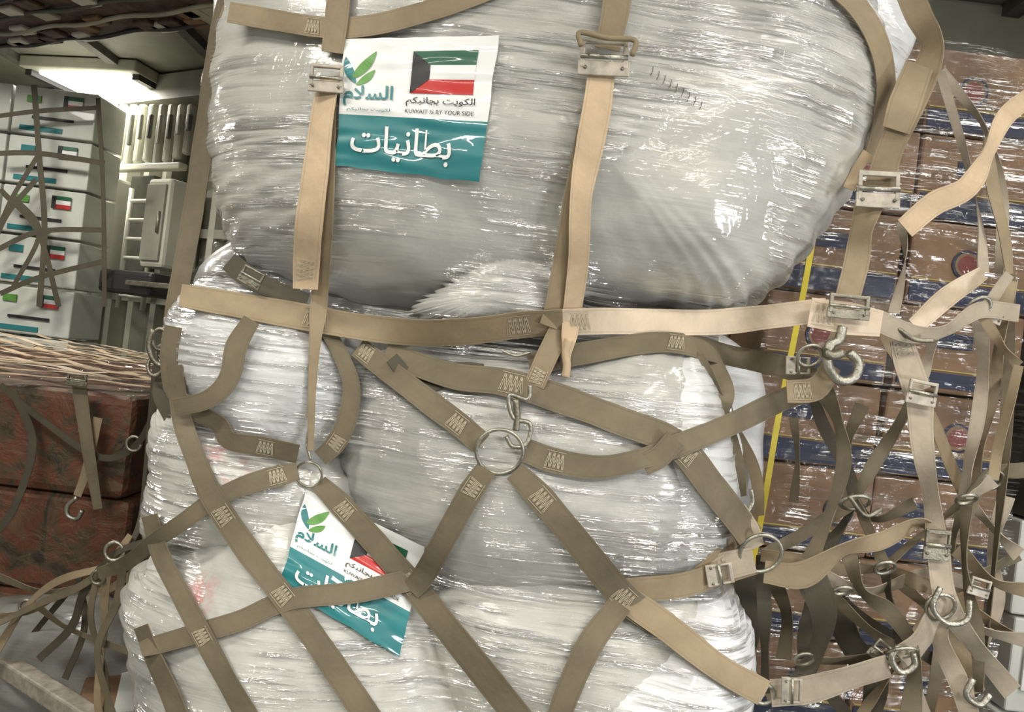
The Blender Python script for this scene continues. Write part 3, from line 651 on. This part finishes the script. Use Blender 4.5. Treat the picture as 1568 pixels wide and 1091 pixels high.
for i in range(n+1):
    for j in range(mz+1):
        x=x0-.02+.86*i/n; z=.16+2.5*j/mz; vs.append(Vector((x,y0-.035+.03*noise.noise(Vector((x*3,0,z*7)))+.008*noise.noise(Vector((x*7,3,(z+x*.2)*30))),z)))
m.add(vs,[(i*(mz+1)+j,(i+1)*(mz+1)+j,(i+1)*(mz+1)+j+1,i*(mz+1)+j+1) for i in range(n) for j in range(mz)],'clear',True)
m.done('stretch_film_sheet')
m=MB(); P=[(1248,350,2.28),(1232,440,2.28),(1216,520,2.28),(1192,640,2.28),(1172,760,2.28),(1155,850,2.28),(1140,930,2.28)]; strap(m,P,9,'yellow'); m.done('yellow_strapping_band')
m=MB()
for r in range(8): m.box((2.12+.02*(r%2),1.25,.3+r*.34),(.55,.5,.33),('wcard','wcard','wcard','walld','walld','card','wcard','wcard')[r],bev=.008)
for r in (0,1,2,7): m.box((1.98,.985,.3+r*.34),(.16,.006,.16),'white'); m.box((1.98,.98,.32+r*.34),(.10,.006,.05),'black')
m.box((2.12,1.25,.07),(.6,.55,.12),'alu'); m.done('white_carton_stack')
# ---------------------------------------------------------------- left low stack
m=MB()
for i in range(4):
    for j in range(4):
        for k2 in range(3):
            m.box((-1.51-.56*i+random.uniform(-.01,.01),1.15+.5*j+random.uniform(-.02,.02),.33+.35*k2),(.555,.495,.348),'redwrap',bev=.03)
m.box((-2.3,1.9,.09),(2.3,2.2,.12),'alu',bev=.01)
m.done('red_wrapped_cargo_stack')
top=1.205
m=MB()
def rib(a,b,w,k,sag=.01,n=24):
    a=Vector(a);b=Vector(b);T=(b-a).normalized();s=T.cross(Vector((0,0,1))).normalized()*w/2;vs=[];uv=[]
    for i in range(n+1):
        p=a.lerp(b,i/n)+Vector((0,0,sag*noise.noise(a.lerp(b,i/n)*5)));vs+=[p-s,p+s,p+s-Vector((0,0,.002)),p-s-Vector((0,0,.002))];L=(b-a).length*i/n;uv+=[(L,0),(L,1),(L,1),(L,0)]
    m.add(vs,[(4*i+q,4*i+(q+1)%4,4*i+4+(q+1)%4,4*i+4+q) for i in range(n) for q in range(4)],k,False,uv)
X0,X1,Y0,Y1=-3.7,-1.22,.88,3.1
for lz,sgn in ((.03,1),(.055,-1)):
    for k2 in range(-14,20):
        cst=k2*.24; (xa,ya),(xb,yb)=[(x,Y0+cst+sgn*(x-X0)*.6) for x in (X0,X1)]
        dv=yb-ya; ta=(Y0-ya)/dv;tb=(Y1-ya)/dv; t0=max(0,min(ta,tb));t1=min(1,max(ta,tb))
        if t1-t0>.04: rib((xa+(xb-xa)*t0,ya+dv*t0,top+lz),(xa+(xb-xa)*t1,ya+dv*t1,top+lz),.038,'tan' if k2%3 else 'pale',sag=.02)
for y in (Y0,1.7): rib((X0,y,top+.075),(X1,y,top+.075),.05,'tan',sag=.04)
strap(m,[(118,578,2.40),(122,600,2.40),(135,690,2.40),(150,780,2.40)],[20,22,20,14],'olive')
strap(m,[(150,640,2.42),(132,720,2.42),(118,760,2.42)],[14,14,12],'khaki')
strap(m,[(20,600,2.42),(50,680,2.42),(20,780,2.42),(-20,830,2.42)],[12,12,12,12],'dark')
strap(m,[(250,600,2.3),(210,680,2.42),(150,700,2.42),(60,640,2.42),(0,590,2.42)],[10]*5,'dark')
ringp(m,205,680,11,.006,2.38,'steel'); hook(m,[(118,762),(104,775),(104,790),(118,795),(126,782)],.009,'steel',2.38)
buckle(m,118,582,34,20,.1,2.37,'steeld')
m.done('flat_webbing_net')
m=MB(); vs=[]; n=70;mm2=60
for i in range(n+1):
    for j in range(mm2+1):
        x=-3.75+2.54*i/n;y=.86+2.25*j/mm2; vs.append(Vector((x,y,top+.012+.012*noise.noise(Vector((x*7,y*7,0))))))
m.add(vs,[(i*(mm2+1)+j,(i+1)*(mm2+1)+j,(i+1)*(mm2+1)+j+1,i*(mm2+1)+j+1) for i in range(n) for j in range(mm2)],'clear',True); m.done('stretch_film_top')
m=MB()
for P,w,k in [([(240,560,1.7),(225,700,1.85),(215,800,1.85),(190,850,1.8)],12,'dark'),
 ([(200,820,1.8),(165,880,1.85),(160,960,1.9),(150,1060,1.9),(155,1110,1.9)],14,'khaki'),
 ([(150,880,1.85),(140,950,1.9),(165,1040,1.9),(160,1110,1.9)],12,'olive'),
 ([(160,870,1.9),(90,890,2.0),(40,930,2.1),(0,990,2.1),(-20,1030,2.1)],13,'khaki'),
 ([(60,930,2.1),(100,960,2.1),(160,985,2.0),(205,1000,1.8)],11,'olive'),
 ([(-10,880,2.2),(60,905,2.15),(120,900,2.1),(190,870,1.9)],11,'olive'),
 ([(-10,945,2.1),(50,935,2.1),(100,905,2.0),(160,905,1.95),(200,880,1.9)],11,'khaki'),
 ([(195,850,1.8),(120,900,1.95),(60,925,2.05),(-20,965,2.1)],13,'olive'),
 ([(225,830,1.75),(175,850,1.85),(130,905,1.95),(110,960,2.0),(60,1010,2.1)],12,'dark'),
 ([(190,860,1.8),(180,920,1.85),(150,1000,1.85),(175,1100,1.85)],13,'olive'),
 ([(20,1010,2.2),(60,960,2.2),(110,900,2.1)],10,'dark'),([(120,880,2.0),(130,960,2.0),(100,1040,2.1)],10,'dark'),
 ([(205,860,1.75),(195,930,1.78),(205,1010,1.78),(260,1110,1.78)],16,'olive')]:
    strap(m,P,w,k,tw=[random.uniform(0,1.2) for i in range(len(P))])
ringp(m,40,930,10,.006,2.08,'steel');ringp(m,175,845,14,.005,1.78,'steel');ringp(m,150,885,10,.005,1.83,'steeld')
m.done('slack_net_corner')
pillow('grey_tarpaulin_bundle',[(-60,930),(60,915),(150,920),(195,960),(205,1060),(150,1130),(20,1130),(-60,1050)],2.28,.12,.12,'filmd',.02,15)
m=MB(); P0=onz(-20,1000,.42);P1=onz(150,1110,.42)
d=P1-P0; m.box((P0+P1)/2,(d.length*1.2,.05,.05),'alu',rz=math.atan2(d.y,d.x),bev=.006); m.box((P0+P1)/2+Vector((-.10,-.10,-.04)),(d.length*1.2,.03,.05),'walld',rz=math.atan2(d.y,d.x),bev=.006)
for q in (.2,.8):
    p=P0.lerp(P1,q); m.tube([p,Vector((p.x,p.y,0))],.02,'steeld')
m.done('pallet_edge_rail')
m=MB(); a=pt(222,1062,2.15); m.box((a.x-.05,a.y,a.z-.2),(.24,.3,.42),'card',rz=.4,bev=.01);m.box((a.x-.05,a.y,a.z+.012),(.05,.3,.003),'wcard',rz=.4);m.done('cardboard_carton')
# far left white cartons with labels & net
m=MB()
cw=.62;ch=.36
for r in range(8):
    for c in range(4):
        cx=-5.35+cw*c;cz=.32+ch*r; m.box((cx,3.95,cz),(cw-.02,.4,ch-.02),'wcard',bev=.01)
        m.box((cx-.08,3.747,cz-.13),(cw*.5,.006,.035),'teal'); m.box((cx-.15,3.742,cz+.08),(.1,.006,.05),'leaf' if r%2 else 'teal')
        for q,kk in ((.11,'green'),(.08,'white'),(.05,'red')): m.box((cx+.14,3.738,cz+q-.0),(.13,.006,.03),kk)
        m.box((cx+.085,3.735,cz+.08),(.03,.006,.09),'black'); m.box((cx+.0,3.742,cz-.05),(.3,.006,.02),'black')
m.box((-4.4,3.95,.08),(2.5,.5,.12),'alu'); m.done('labelled_carton_stack')
m=MB()
for P,w in [([(52,130),(60,240),(68,350),(60,470)],9),([(-10,235),(60,235),(160,250)],8),([(0,290),(58,356),(90,470)],8),([(55,275),(10,330),(-20,400)],8),([(-10,385),(60,355),(160,352)],8),([(0,450),(60,425),(160,400)],8),([(60,235),(20,300),(0,340),(-20,350)],7),([(150,150),(158,300),(160,470)],7),([(-20,180),(60,170),(150,165)],7),([(20,300),(60,355),(20,440)],7)]:
    strap(m,[(a,b,5.2) for a,b in P],w,'dark')
m.done('cargo_net_far')
# ---------------------------------------------------------------- world, camera
w=bpy.data.worlds.new('w');bpy.context.scene.world=w;w.use_nodes=True;w.node_tree.nodes['Background'].inputs[0].default_value=(.91,.91,.83,1);w.node_tree.nodes['Background'].inputs[1].default_value=.33
cam=bpy.data.cameras.new('cam');cam.sensor_width=36;cam.lens=18/K;co=bpy.data.objects.new('camera',cam);col.objects.link(co)
co.matrix_world=Matrix.Translation(C)@R.to_4x4();cam.clip_start=.05;bpy.context.scene.camera=co
